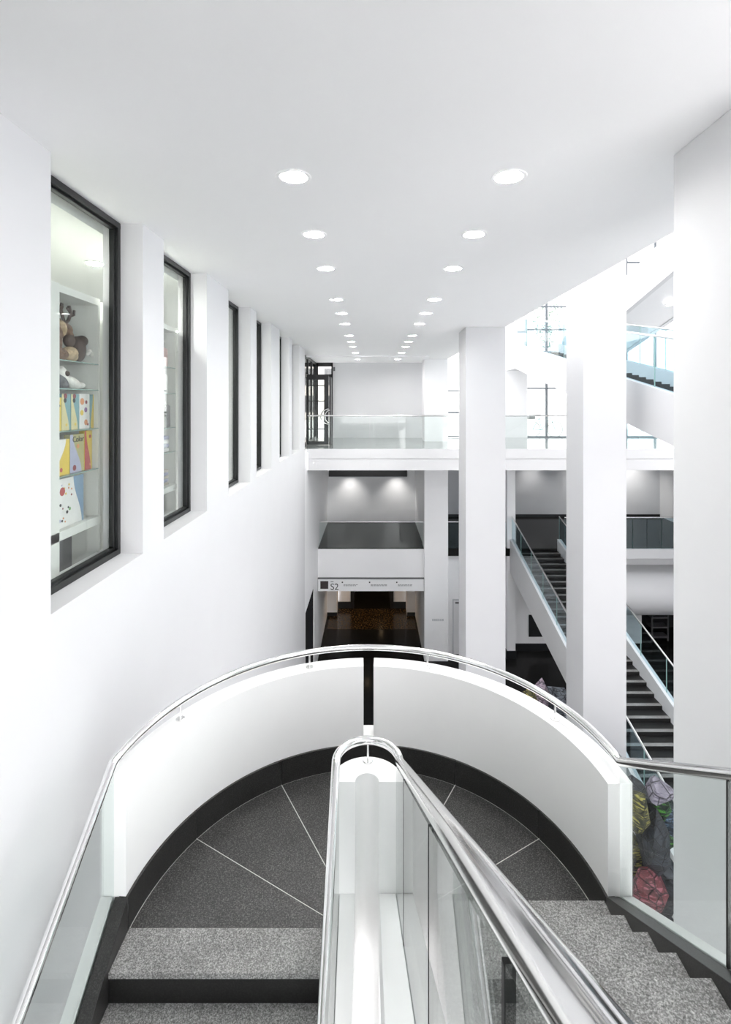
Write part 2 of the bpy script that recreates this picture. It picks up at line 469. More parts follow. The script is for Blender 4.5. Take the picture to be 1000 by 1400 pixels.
# ---- far wall on the lower levels
fw = MB()
fw.box(-2.06, 1.975, 19.70, 19.95, -6.705, S1 - 0.01)          # band below the middle level
fw.box(2.87, 5.15, 20.1, 20.3, S2, S1 - 0.3)
fw.box(5.47, 10.62, 20.4, 20.6, S2, S1 - 0.3)
fw.box(10.62, 14, 20.4, 20.6, -7.95, S1 - 0.3)
struct(fw.build('wall_far', 'whitelit'), 'white wall at the far end of the lower levels')
struct(box('floor_middle', 'floor', -2.06, 14, 19.72, 27, S1 - 0.28, S1), 'polished dark floor of the middle level')
struct(box('trim_3', 'white', 7.25, 14, 19.62, 19.72, S1 - 0.35, S1 + 0.02), 'white edge of the middle level floor')
struct(box('wall_middle_room_back', 'palegrey', -2.3, 2.4, 24, 24.2, S1, -2.2), 'pale wall of the middle-level room lit by two downlights')
mb = MB().box(-2.3, -2.06, 19.70, 24, S1, -2.2).box(2.0, 2.4, 20.4, 24, S1, -2.2)
struct(mb.build('wall_middle_room_sides', 'whitelit'), 'side walls of the middle-level room')
box_slot = tag(box('ceiling_slot', 'black', -2.0, 1.62, 23.93, 24.0, -3.47, -3.1), 'long black slot along the top of the lit grey wall', 'vent')
struct(box('wall_middle_back', 'grey', 2.4, 14, 25.2, 25.4, S1, -2.2), 'grey back wall behind the middle-level landing')
struct(box('baseboard_middle', 'black', 2.4, 14, 25.17, 25.2, S1, S1 + 0.12), 'black baseboard of the middle-level landing')
mb = MB().box(14, 14.2, -3, 27, S2, RD).box(14, 14.2, -3, 21.7, 1.6, 9.5)  # the upper box is added out of view to cut side light
struct(mb.build('wall_right', 'white'), 'white wall closing the atrium, with an unseen upper band added to cut light')
struct(box('baseboard_far', 'black', 5.47, 10.62, 20.36, 20.4, S2, S2 + 0.28), 'black baseboard under the far stair')
mb = MB().box(10.6, 14, 22.5, 22.6, S2, S1 - 0.3).box(10.5, 10.62, 20.6, 22.5, S2, S1 - 0.3)
struct(mb.build('wall_dark_recess', 'void'), 'dark recess behind the far stair')
tag(box('wall_panel', 'black', 6.17, 6.95, 20.37, 20.4, -9.25, -8.39), 'square black panel on the white wall under the far stair', 'panel')
# upright slats in the dark recess
t = thing('rack', 'dark metal rack in the recess behind the far stair', 'rack', (11.6, 21.4, S2))
box('post', 'shopgrey', 11.45, 11.5, 21.2, 21.25, S2, -7.9, t); box('post', 'shopgrey', 12.1, 12.15, 21.2, 21.25, S2, -7.9, t)
for k in range(5): box('shelf', 'shopgrey', 11.45, 12.15, 21.2, 21.6, S2 + 0.12 + k * 0.4, S2 + 0.18 + k * 0.4, t)

# ---- portal of the lowest level
mb = MB().box(-2.26, -2.06, 19.70, 23.7, S2, -6.9).box(1.975, 2.2, 20.4, 23.7, S2, -6.9)
mb.box(-2.4, -1.62, 23.7, 24.5, S2, -6.9).box(1.60, 2.3, 23.7, 24.5, S2, -6.9)
mb.box(-1.62, -1.02, 24.6, 24.9, S2, -6.9).box(1.02, 1.60, 24.6, 24.9, S2, -6.9)
struct(mb.build('wall_portal', 'whitelit'), 'white walls and piers inside the lowest-level portal')
mb = MB().box(-2.05, -1.60, 23.66, 23.70, S2, S2 + 0.16).box(1.60, 1.97, 23.66, 23.70, S2, S2 + 0.16)
mb.box(-1.62, -1.02, 24.55, 24.6, S2, S2 + 0.3).box(1.02, 1.60, 24.55, 24.6, S2, S2 + 0.3)
struct(mb.build('baseboard_portal', 'black'), 'black baseboards inside the lowest-level portal')
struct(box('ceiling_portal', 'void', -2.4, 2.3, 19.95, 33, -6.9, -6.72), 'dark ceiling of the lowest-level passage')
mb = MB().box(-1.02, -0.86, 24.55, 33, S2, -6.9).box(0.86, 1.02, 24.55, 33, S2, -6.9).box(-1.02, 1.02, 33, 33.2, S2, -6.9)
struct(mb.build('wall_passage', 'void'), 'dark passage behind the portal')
struct(box('floor_portal', 'mosaic', -1.95, 1.9, 22.3, 24.5, S2, S2 + 0.004), 'bronze-flecked floor inside the portal')

# ---- upper back wall and facade
struct(box('wall_back', 'white', -1.62, 2.9, 21.4, 21.6, RD, CE), 'white wall behind the balcony')
fc = MB().box(5.5, 6.45, 21.5, 21.7, RD, 9).box(2.9, 3.1, 21.5, 21.7, RD, 9)
fc.box(3.1, 5.5, 21.5, 21.7, 7.6, 9).box(6.45, 14, 21.5, 21.7, 7.6, 9)
struct(fc.build('wall_facade', 'white'), 'white piers of the street facade')
def facade_window(n, x0, x1, xs_, zs_):
    m = MB()
    for x in xs_: m.box(x - 0.04, x + 0.04, 21.55, 21.65, RD + 0.02, 7.6)
    for z in zs_: m.box(x0, x1, 21.56, 21.64, z - 0.035, z + 0.035)
    o = struct(m.build('window_%d' % n, 'mullion'), 'tall street window with black mullions')
    bx = [x0] + xs_ + [x1]; bz = [RD + 0.02] + zs_ + [7.6]
    for i in range(len(bx) - 1):
        for j in range(len(bz) - 1):
            if bx[i + 1] - bx[i] > 0.2 and bz[j + 1] - bz[j] > 0.2:
                box('pane', 'wglass', bx[i], bx[i + 1], 21.595, 21.603, bz[j], bz[j + 1], o)
facade_window(20, 3.1, 5.5, [4.3], [RD + 0.05, -0.45, 0.45, 2.9, 3.9, 5.5])
facade_window(21, 6.45, 14, [7.27, 8.25, 9.4, 10.6, 11.8], [RD + 0.03, 0.55, 3.0, 3.95, 5.8])

# ---- columns
def column(x0, x1, y0, y1, z0, z1, label, mat='whiteshaded'):
    return tag(box('column', mat, x0, x1, y0, y1, z0, z1, bevel=0.006), label, 'column', 'atrium columns')
column(1.96, 2.85, 2.42, 3.37, S2, CE, 'massive square white column beside the glass of the rising stair flight', 'white')
column(2.01, 2.86, 11.1, 12.0, S2, CE, 'square white column standing in the lower hall and carrying the ceiling edge')
column(4.2, 5.06, 10.3, 11.2, S2, 9.5, 'tall white column rising past the ceiling edge beside the far stair')
column(1.975, 2.87, 19.55, 20.4, S2, CE, 'white pier at the right jamb of the S2 portal', 'whitelit')
column(5.15, 5.47, 19.75, 20.1, S2, -2.18, 'slim grey-white pier at the top of the far stair', 'whitelit')
struct(box('baseboard_pier', 'black', 5.12, 5.50, 19.72, 20.12, S2, S2 + 0.3), 'black base of the slim pier')
# ---- outdoors
struct(box('ground_outside', 'ground', -12, 40, 21.7, 70, RD - 0.3, RD - 0.05), 'pale paving of the street outside')
bl = thing('building', 'pale stone building across the street outside the glazed door', 'building', (-3, 44, RD - 0.05))
box('wall', 'facade', -9, 3, 44, 52, RD - 0.05, 8, bl)
for i in range(8):
    for j in range(4):
        wn = box('window', 'shopgrey', -8.4 + i * 1.45, -7.6 + i * 1.45, 43.96, 44.0, RD + 0.6 + j * 2.3, RD + 2.0 + j * 2.3, bl)

# ---- shop behind the windows
mb = MB().box(-6.2, -6.0, -3, 16.0, RD, CE).box(-6.0, -2.5, -3.1, -3.0, RD, CE).box(-6.0, -2.42, 15.85, 16.05, RD, CE)
struct(mb.build('wall_shop', 'shopwhite'), 'white walls of the shop behind the windows')
struct(box('floor_shop', 'shopfloor', -6.2, -2.42, -3, 16.0, RD - 0.2, RD), 'grey vinyl floor of the shop')
struct(box('ceiling_shop', 'shopwhite', -6.2, -2.42, -3, 16.0, 1.5, 1.6), 'white ceiling of the shop')

# ================================================================== CURVED STAIR
XC, YC = -0.032, 3.18
RF = 1.5                        # edge of the landing floor
RISE, GO, SL = 0.165, 0.258, 0.64
ZCURB, ZWALL, ZRAIL = -3.105, -2.40, -2.268
st = thing('staircase', 'U-shaped granite stair with curved white parapet and half-round landing', 'staircase', (XC, YC, LD - 0.3))
def clip(poly, y0):
    out = []
    for i in range(len(poly)):
        p, q = poly[i], poly[(i + 1) % len(poly)]
        if p[1] >= y0: out.append(p)
        if (p[1] >= y0) != (q[1] >= y0):
            k = (y0 - p[1]) / (q[1] - p[1]); out.append((p[0] + k * (q[0] - p[0]), y0))
    return out
def pol(r, a): return (XC - r * cos(radians(a)), YC + r * sin(radians(a)))
half = [pol(RF + 0.03, 180 * i / 60) for i in range(61)]
base = clip(half + [pol(0.2, 180 - 180 * i / 24) for i in range(25)], 3.262)
MB().prism(base, 'z', LD - 0.3, LD - 0.003).build('landing_slab', 'grout', st)
for k in range(6):
    a0, a1 = 30 * k, 30 * k + 30
    g = 0.0042
    out = []
    for i in range(13):
        a = a0 + 30 * i / 12
        out.append(pol(RF - 0.006, a))
    inn = [pol(0.2, a1), pol(0.2, (a0 + a1) / 2), pol(0.2, a0)]
    poly = out + inn
    # joint: pull the two radial edges in by half its width
    c = Vector((0, 0))
    def inset(p, a_edge, sgn):
        nrm = Vector((sin(radians(a_edge)), cos(radians(a_edge)))) * sgn
        return (p[0] + nrm.x * g, p[1] + nrm.y * g)
    poly[0] = inset(poly[0], a0, 1); poly[-1] = inset(poly[-1], a0, 1)
    poly[12] = inset(poly[12], a1, -1); poly[13] = inset(poly[13], a1, -1)
    poly = clip(poly, 3.266)
    MB().prism(poly, 'z', LD - 0.02, LD).build('landing_panel', 'landing', st)
# curb pieces
aS = math.degrees(math.asin((3.25 - YC) / RF))
edges = [aS, 30, 60, 90, 120, 150, 180 - aS]
for k in range(6):
    MB().arcwall(XC, YC, RF, 1.56, edges[k] + (0.08 if k else 0), edges[k + 1] - (0.08 if k < 5 else 0), LD - 0.02, ZCURB, 14).build('curb_stone', 'skirt', st, smooth=40, bevel=0.003)
# parapet
pp = MB()
gs = 1.72
pp.arcwall(XC, YC, 1.515, 1.672, aS, 90 - gs, -3.03, ZWALL, 48)
pp.arcwall(XC, YC, 1.515, 1.672, 90 + gs, 180 - aS, -3.03, ZWALL, 48)
pp.arcwall(XC, YC, 1.515, 1.672, aS, 180 - aS, ZCURB, -3.03, 96)
pp.arcwall(XC, YC, 1.562, 1.672, aS, 180 - aS, LD - 0.3, ZCURB, 96)
pp.build('parapet', 'parapet', st, smooth=40)
# newel: U-shaped wall round the stair well
nw = MB()
NY = 3.27
nw.arcwall(XC, NY, 0.076, 0.231, 0, 180, -5.6, ZWALL, 40)
nw.build('newel_wall', 'parapet', st, smooth=40)

# landing edge on the descending side, steps going down towards the camera
xi0, xo0 = XC - 0.231, XC - RF
NB = 3.003
def step(x0, x1, y0, y1, z, rise, riser_face):
    t_ = MB().box(x0, x1, y0, y1, z - 0.035, z).build('tread', 'tread', st, bevel=0.004)
    if riser_face == 'near':
        MB().box(x0, x1, y0 + 0.006, y0 + 0.03, z - rise - 0.0, z - 0.035).build('riser', 'riser', st)
    else:
        MB().box(x0, x1, y1 - 0.03, y1 - 0.006, z - rise - 0.0, z - 0.035).build('riser', 'riser', st)
step(xo0, xi0, NB, 3.264, LD, RISE + 0.016, 'near')
for k in range(1, 14):
    yk = NB - GO * k
    step(xo0, xi0, yk, yk + GO + 0.028, LD - (RISE + 0.01) * k - 0.004, RISE + 0.01, 'near')
# steps going up towards the camera
xi1, xo1 = XC + 0.231, XC + RF
for k in range(11):
    yk = 3.272 - GO * k
    step(xi1, xo1, yk - GO - 0.028, yk, LD + RISE * (k + 1), RISE, 'far')
# sloping slabs under both flights
def line(y0, z0, y1, sl): return z0 + sl * (y0 - y1)
yd, yu = -0.35, 0.40
MB().prism([(3.25, LD - 0.24), (3.25, LD - 0.05), (3.0, LD - 0.21), (yd, line(3.0, LD - 0.21, yd, -SL * 1.06)), (yd, line(3.0, LD - 0.45, yd, -SL * 1.06)), (3.0, LD - 0.45)], 'x', xo0, xi0).build('soffit', 'parapet', st)
MB().prism([(3.25, LD - 0.3), (3.25, LD - 0.04), (yu, line(3.25, LD - 0.04, yu, SL)), (yu, line(3.25, LD - 0.3, yu, SL))], 'x', xi1, xo1).build('soffit', 'parapet', st)
# strings: dark granite inside, white outside
def string(x0, x1, sl, yend, mat, dep=0.46, y0=3.25, name='string'):
    MB().prism([(y0, ZCURB), (yend, line(y0, ZCURB, yend, sl)), (yend, line(y0, ZCURB, yend, sl) - dep - 0.1), (y0, ZCURB - dep)], 'x', x0, x1).build(name, mat, st, bevel=0.003)
SLD = -0.66
string(XC - 1.582, XC - 1.5, SLD, yd, 'skirt'); string(XC - 1.672, XC - 1.596, SLD, yd, 'parapet')
string(XC + 1.5, XC + 1.582, SL, yu, 'skirt'); string(XC + 1.596, XC + 1.672, SL, yu, 'parapet')
string(XC - 0.231, XC - 0.189, SLD, yd, 'parapet', y0=NY); string(XC - 0.173, XC - 0.076, SLD, yd, 'parapet', y0=NY)
string(XC + 0.076, XC + 0.181, SL, yu, 'parapet', y0=NY); string(XC + 0.197, XC + 0.231, SL, yu, 'parapet', y0=NY)

# ---- handrails
def arc_pts(cx, cy, R, a0, a1, n, z):
    return [(cx - R * cos(radians(a0 + (a1 - a0) * i / n)), cy + R * sin(radians(a0 + (a1 - a0) * i / n)), z) for i in range(n + 1)]
RR = 1.598
aK = math.degrees(math.asin((3.262 - YC) / RR))
path = [(XC - RR, yd, ZRAIL + SLD * (3.262 - yd)), (XC - RR, 3.24, ZRAIL + SLD * 0.022)]
path += arc_pts(XC, YC, RR, aK, 180 - aK, 72, ZRAIL)
path += [(XC + RR, 3.24, ZRAIL + SL * 0.022), (XC + RR, 0.4, ZRAIL + SL * (3.262 - 0.4))]
hr = thing('handrail', 'polished steel handrail curving along the top of the white parapet', 'handrail', (XC, YC + RR, ZWALL))
MB().tube(path, 0.0265, 20).build('rail', 'polish', hr, smooth=50)
for a in (27.5, 70.5, 109.5, 152.5):
    x, y_ = pol(RR, a)
    p = MB().cyl(x, y_, ZWALL + 0.006, ZRAIL - 0.02, 0.0075, 12).build('post', 'polish', hr, smooth=40)
    MB().lathe(x, y_, [(0, ZWALL), (0.034, ZWALL), (0.034, ZWALL + 0.004), (0.03, ZWALL + 0.007), (0, ZWALL + 0.007)], 24).build('base_plate', 'steel', p, smooth=30)
RI, XI, SLI = 0.2, -0.028, 0.62
ir = thing('handrail', 'thick polished steel handrail bending round the white newel', 'handrail', (XC, NY + RI, ZWALL))
path = [(XI - RI, yd, ZRAIL + SLD * (NY - yd)), (XI - RI, NY - 0.02, ZRAIL - 0.012)]
path += arc_pts(XI, NY, RI, 2, 178, 28, ZRAIL)
path += [(XI + RI, NY - 0.02, ZRAIL + 0.012)]
for k in range(1, 14): path.append((XI + RI, NY - 0.02 - 0.245 * k, ZRAIL + SLI * (0.245 * k + 0.02)))
path.append((XI + RI, -1.2, path[-1][2] + 0.06))
MB().tube(path, 0.0268, 32).build('rail', 'polish', ir, smooth=50)
p = MB().cyl(XI, NY + 0.19, ZWALL + 0.006, ZRAIL - 0.02, 0.007, 12).build('post', 'polish', ir, smooth=40)
MB().lathe(XI, NY + 0.19, [(0, ZWALL), (0.034, ZWALL), (0.034, ZWALL + 0.004), (0.03, ZWALL + 0.007), (0, ZWALL + 0.007)], 24).build('base_plate', 'steel', p, smooth=30)

# ---- glass balustrades of the flights
def slope_glass(label, x, sl, y0, joints, zr, slr=None):
    slr = sl if slr is None else slr
    t_ = thing('glass_balustrade', label, 'balustrade', (x, y0, ZCURB))
    ys_ = [y0] + joints
    for i in range(len(ys_) - 1):
        a, b = ys_[i] - (0.006 if i else 0), ys_[i + 1] + 0.006
        f = lambda q: ZCURB + sl * (3.25 - q)
        r_ = lambda q: zr + slr * (3.262 - q) - 0.029
        MB().prism([(a, f(a) - 0.05), (a, r_(a)), (b, r_(b)), (b, f(b) - 0.05)], 'x', x - 0.006, x + 0.006, 0).build('pane', ['glass'], t_)
        if i < len(ys_) - 2:
            q = ys_[i + 1]
            MB().prism([(q - 0.0055, f(q)), (q - 0.0055, r_(q)), (q + 0.0055, r_(q)), (q + 0.0055, f(q))], 'x', x - 0.007, x + 0.007).build('joint', 'seal', t_)
slope_glass('clear glass side of the descending flight next to the white wall', XC - 1.589, SLD, 3.24, [1.5, 0.0], ZRAIL)
slope_glass('greenish glass side of the rising flight below the steel rail', XC + 1.589, SL, 3.24, [2.262, 1.4, 0.5], ZRAIL)
slope_glass('glass between the stair well and the descending flight', XI - 0.185, SLD, 3.26, [1.7, 0.0], ZRAIL)
slope_glass('glass between the stair well and the rising flight under the thick rail', XI + 0.185, SL, 3.26, [2.5, 1.385, 0.595, 0.15], ZRAIL, SLI)

# ================================================================== DOWNLIGHTS
ORD = 'first second third fourth fifth sixth seventh eighth ninth tenth eleventh twelfth'.split()
def dl_label(left, n):
    return ('round recessed downlight with tilted lamp beside the shop windows, %s from the balcony back wall' if left else 'flush round recessed downlight beside the atrium edge, %s from the balcony back wall') % ORD[n]
def downlight(x, y_, left):
    lab = dl_label(left, 11)
    t_ = thing('downlight', lab, 'ceiling lamp', (x, y_, CE - 0.006), 'downlights in the row beside the shop windows' if left else 'downlights in the row beside the atrium')
    MB().lathe(x, y_, [(0.100, CE + 0.004), (0.100, CE - 0.004), (0.122, CE - 0.006), (0.127, CE - 0.001), (0.127, CE + 0.0002)], 36).build('trim_ring', 'ceil', t_, smooth=40)
    MB().lathe(x, y_, [(0.1005, CE - 0.002), (0.085, CE + 0.09), (0.05, CE + 0.13), (0, CE + 0.135)], 36).build('reflector', 'chrome', t_, smooth=60)
    if left:
        MB().ball((x + 0.035, y_, CE + 0.055), (0.05, 0.05, 0.05), 16).build('bulb', 'lamp', t_, smooth=60)
        MB().box(x - 0.018, x - 0.012, y_ - 0.08, y_ + 0.08, CE + 0.01, CE + 0.08).build('baffle', 'steel', t_)
    else:
        MB().lathe(x, y_, [(0, CE + 0.02), (0.078, CE + 0.024), (0.08, CE + 0.034), (0, CE + 0.036)], 32).build('diffuser', 'lamp', t_, smooth=40)
    return t_
first = {}
for left, x in ((True, LX), (False, RX)):
    proto = downlight(x, LY[0], left)
    for k_, yy in enumerate(LY[1:]):
        c = copy_tree(proto, None, (0, yy - LY[0], 0)); c['label'] = dl_label(left, 10 - k_)

# ================================================================== BALCONY BALUSTRADE
def flat_glass(name, label, x0, x1, y_, zb, zt, joints, rail_r=0.025, gm='glass', rail=True, posts=()):
    t_ = thing(name, label, 'balustrade', ((x0 + x1) / 2, y_, zb))
    xs_ = [x0] + joints + [x1]
    for i in range(len(xs_) - 1):
        MB().prism([(xs_[i] + 0.006, zb), (xs_[i + 1] - 0.006, zb), (xs_[i + 1] - 0.006, zt), (xs_[i] + 0.006, zt)], 'y', y_ - 0.006, y_ + 0.006, 0, 1).build('pane', [gm, 'edge'], t_)
    if rail: MB().tube([(x0, y_, zt + rail_r * 0.8), (x1, y_, zt + rail_r * 0.8)], rail_r, 14).build('rail', 'steel', t_, smooth=50)
    for q in posts: box('post', 'black', q - 0.012, q + 0.012, y_ + 0.008, y_ + 0.03, zb, zt, t_)
    return t_
flat_glass('glass_balustrade', 'long clear glass balustrade with steel rail on the upper balcony', -2.05, 13.9, 16.47, RD, -0.47, [-0.072, 3.2, 6.5, 9.8])
flat_glass('glass_balustrade', 'glass balustrade with steel rail in the opening above the S2 sign', -2.02, 1.96, 19.80, S1, -4.62, [])
flat_glass('glass_balustrade', 'blue glass balustrade in the narrow opening beside the pier', 2.9, 5.12, 19.80, S1, -4.62, [4.0], gm='bluegl')
flat_glass('glass_balustrade', 'dark blue glass balustrade of the middle level above the white rounded beam', 7.3, 13.9, 19.66, S1 + 0.02, -4.42, [8.6, 9.9, 11.0, 12.4], gm='bluegl', posts=(9.9, 10.45, 11.0, 11.5))
flat_glass('glass_screen', 'low glass screen standing on the upper balcony behind the column', 9.0, 10.25, 18.6, RD, -0.62, [9.6], rail=False, gm='bluegl')

# ---- rounded beam under the middle level
mb = MB(); prof = [(19.75 + 0.78 * (1 - cos(a)) * 0 - 0.0, 0)]
poly = []
for i in range(25):
    a = radians(90 + 180 * i / 24); poly.append((19.62 + 0.80 * cos(a), -7.22 + 0.80 * sin(a)))
poly += [(20.38, -8.02), (20.38, -6.42)]
tag(MB().prism(poly, 'x', 7.4, 13.9).build('rounded_beam', 'white', smooth=35), 'big white half-round beam below the middle level balustrade', 'beam')

# ================================================================== FAR STRAIGHT FLIGHTS
def flight(name, label, x0, x1, y0, z0, t_, r_, n, up=0.36, rail=1.22, dep=1.25, ngl=14, gm='bluegl', sm='white'):
    s = r_ / t_
    T = thing(name, label, 'staircase', ((x0 + x1) / 2, y0 - t_ * n, z0 - r_ * n))
    proto = None
    for k in range(n):
        yy, zz = y0 - t_ * (k + 1), z0 - r_ * (k + 1)
        if proto is None:
            proto = MB().box(x0, x1, yy + 0.11, yy + t_ + 0.02, zz - 0.16, zz).box(x0, x1, yy, yy + 0.11, zz - 0.16, zz, 0, 1).build('step', ['riser', 'tread'], T); p0 = (yy, zz)
        else:
            c = proto.copy(); COL.objects.link(c); c.location = Vector(proto.location) + Vector((0, yy - p0[0], zz - p0[1]))
    ye = y0 - t_ * n
    f = lambda q, o: z0 + o - s * (y0 - q)
    for xa, xb in ((x0 - 0.15, x0), (x1, x1 + 0.15)):
        MB().prism([(y0, f(y0, up)), (ye, f(ye, up)), (ye, max(S2, f(ye, up - dep))), (ye + 0.01, max(S2, f(ye, up - dep))), (y0, f(y0, up - dep))], 'x', xa, xb).build('stringer', sm, T)
        xm = (xa + xb) / 2
        MB().tube([(xm, y0, f(y0, rail)), (xm, ye, f(ye, rail))], 0.024, 10).build('rail', 'steel', T, smooth=50)
        for i in range(ngl):
            a = y0 - (y0 - ye) * i / ngl - 0.01; b = y0 - (y0 - ye) * (i + 1) / ngl + 0.01
            MB().prism([(a, f(a, up - 0.02)), (a, f(a, rail)), (b, f(b, rail)), (b, f(b, up - 0.02))], 'x', xm - 0.006, xm + 0.006, 0, 1).build('pane', [gm, 'edge'], T)
    MB().prism([(y0, f(y0, -0.12)), (ye, f(ye, -0.12)), (ye, f(ye, -0.35)), (y0, f(y0, -0.35))], 'x', x0, x1).build('soffit', 'white', T)
    return T
flight('far_staircase', 'long straight dark-stepped stair with white strings descending from the middle level', 5.4, 7.05, 19.72, S1, 0.357, 4.2 / 47, 47)
UZ = 1.93
flight('upper_staircase', 'white-sided stair with blue glass descending across the tall street windows', 5.66, 7.1, 19.9, UZ, 0.36, 0.072, 47, up=0.29, rail=1.30, dep=0.95, sm='whiteshaded')
lt = thing('stair_landing', 'white upper stair landing in front of the street windows', 'landing', (7.3, 20.5, 1.2))
box('slab', 'whiteshaded', 5.5, 9.2, 19.92, 21.3, 1.27, UZ, lt); box('paving', 'tread', 5.6, 9.2, 19.92, 21.3, UZ, UZ + 0.02, lt)
# flight rising from that landing towards the camera
T = thing('rising_staircase', 'white underside of the next stair flight climbing above the blue glass', 'staircase', (8.2, 14, 1.4))
f = lambda q: 1.4 + 0.24 * (19.9 - q)
MB().prism([(19.9, f(19.9)), (6, f(6)), (6, f(6) + 1.0), (19.9, f(19.9) + 1.0)], 'x', 7.3, 7.45).build('stringer', 'whiteshaded', T)
MB().prism([(19.9, f(19.9)), (6, f(6)), (6, f(6) + 1.0), (19.9, f(19.9) + 1.0)], 'x', 8.95, 9.1).build('stringer', 'whiteshaded', T)
MB().prism([(19.9, f(19.9) + 0.02), (6, f(6) + 0.02), (6, f(6) + 0.3), (19.9, f(19.9) + 0.3)], 'x', 7.45, 8.95).build('soffit', 'white', T)
for k in range(38):
    yy = 19.9 - 0.36 * (k + 1); box('step', ['riser'], 7.45, 8.95, yy, yy + 0.36, f(yy + 0.36) + 0.3, f(yy + 0.36) + 0.42, T)
t_ = thing('downlight', 'small bright lamp set in the sloping underside of the rising stair', 'ceiling lamp', (8.22, 14.34, 2.73))
MB().lathe(8.22, 14.34, [(0, 2.66), (0.07, 2.66), (0.08, 2.69), (0, 2.70)], 20).build('diffuser', 'lampdim', t_, smooth=40)
MB().lathe(8.22, 14.34, [(0.075, 2.655), (0.10, 2.66), (0.10, 2.71), (0.08, 2.71)], 20).build('trim_ring', 'ceil', t_, smooth=40)

# ================================================================== GLAZED ENTRANCE AT THE FAR LEFT
gp = MB()
for yy in (16.3, 17.3, 18.5, 19.7, 21.3): gp.box(-2.36, -2.28, yy, yy + 0.07, RD, CE)
for z in (RD, 0.88, CE - 0.09): gp.box(-2.36, -2.28, 16.3, 21.37, z, z + 0.08)
gpo = struct(gp.build('window_30', 'black'), 'black-framed glazed partition beside the balcony')
for a, b in ((16.37, 17.3), (17.37, 18.5), (18.57, 19.7), (19.77, 21.3)):
    for z0, z1 in ((RD + 0.08, 0.88), (0.96, CE - 0.09)): box('pane', 'wglass', -2.325, -2.315, a, b, z0, z1, gpo)
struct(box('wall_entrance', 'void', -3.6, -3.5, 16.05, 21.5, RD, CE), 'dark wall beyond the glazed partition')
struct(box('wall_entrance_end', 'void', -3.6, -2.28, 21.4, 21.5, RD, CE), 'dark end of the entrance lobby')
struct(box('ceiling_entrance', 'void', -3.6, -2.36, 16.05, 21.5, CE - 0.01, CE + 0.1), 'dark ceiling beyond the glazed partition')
ew = MB()
ew.box(-2.28, -1.62, 21.3, 21.38, CE - 0.16, CE); ew.box(-2.28, -1.62, 21.3, 21.38, 1.0, 1.12); ew.box(-2.28, -2.22, 21.3, 21.38, RD, CE); ew.box(-1.68, -1.62, 21.3, 21.38, RD, CE)
ewo = struct(ew.build('window_31', 'black'), 'black-framed end window with a transom light')
box('pane', 'wglass', -2.22, -1.68, 21.335, 21.345, 1.12, CE - 0.16, ewo); box('pane', 'wglass', -2.22, -1.68, 21.335, 21.345, RD, 1.0, ewo)
DY = 17.9
dr = thing('glazed_door', 'open black steel glazed door with curved pull handles at the balcony end', 'door', (-1.9, DY, RD))
d0, d1, dt = -2.26, -1.50, 0.92
m = MB().box(d0, d0 + 0.07, DY, DY + 0.05, RD + 0.01, dt).box(d1 - 0.16, d1, DY, DY + 0.05, RD + 0.01, dt)
m.box(d0 + 0.07, d1 - 0.16, DY, DY + 0.05, dt - 0.17, dt).box(d0 + 0.07, d1 - 0.16, DY, DY + 0.05, RD + 0.01, RD + 0.13)
m.build('frame', 'black', dr, bevel=0.004)
mz = [RD + 0.13, -0.95, -0.05 + 0.02, 0.5, dt - 0.17]
box('mullion', 'black', -2.03, -1.99, DY + 0.005, DY + 0.045, RD + 0.13, dt - 0.17, dr)
for z in (-0.95, 0.02, 0.55): box('glazing_bar', 'black', d0 + 0.07, d1 - 0.16, DY + 0.008, DY + 0.042, z - 0.018, z + 0.018, dr)
for xa, xb in ((d0 + 0.07, -2.03), (-1.99, d1 - 0.16)):
    zz = [RD + 0.13, -0.95, 0.02, 0.55, dt - 0.17]
    for i in range(4): box('pane', 'wglass', xa, xb, DY + 0.022, DY + 0.028, zz[i] + 0.018, zz[i + 1] - 0.018, dr)
pts = [(-1.50 - 0.26 * sin(a), DY - 0.05, -0.52 + 0.26 * cos(a)) for a in [pi * i / 20 for i in range(21)]]
MB().tube(pts, 0.024, 10).build('pull_handle', 'steel', dr, smooth=50)
dr2 = thing('door_leaf', 'narrow black edge of the second door leaf behind the curved handles', 'door', (-1.44, DY + 0.3, RD))
box('stile', 'black', -1.485, -1.43, DY + 0.02, DY + 0.5, RD + 0.01, 0.84, dr2)
pts = [(-1.42 - 0.24 * sin(a), DY - 0.09, -0.52 + 0.24 * cos(a)) for a in [pi * i / 20 for i in range(11)]]
pts = [(-1.455 - 0.17 * sin(a), DY - 0.03, -0.52 + 0.22 * cos(a)) for a in [pi * i / 20 for i in range(21)]]
MB().tube(pts, 0.02, 10).build('pull_handle', 'steel', dr2, smooth=50)
sp = thing('wall_speaker', 'tiny dark box on the wall beside the transom', 'box', (-1.44, 21.38, 1.3))
box('case', 'shopgrey', -1.60, -1.53, 21.33, 21.40, 1.26, 1.42, sp)

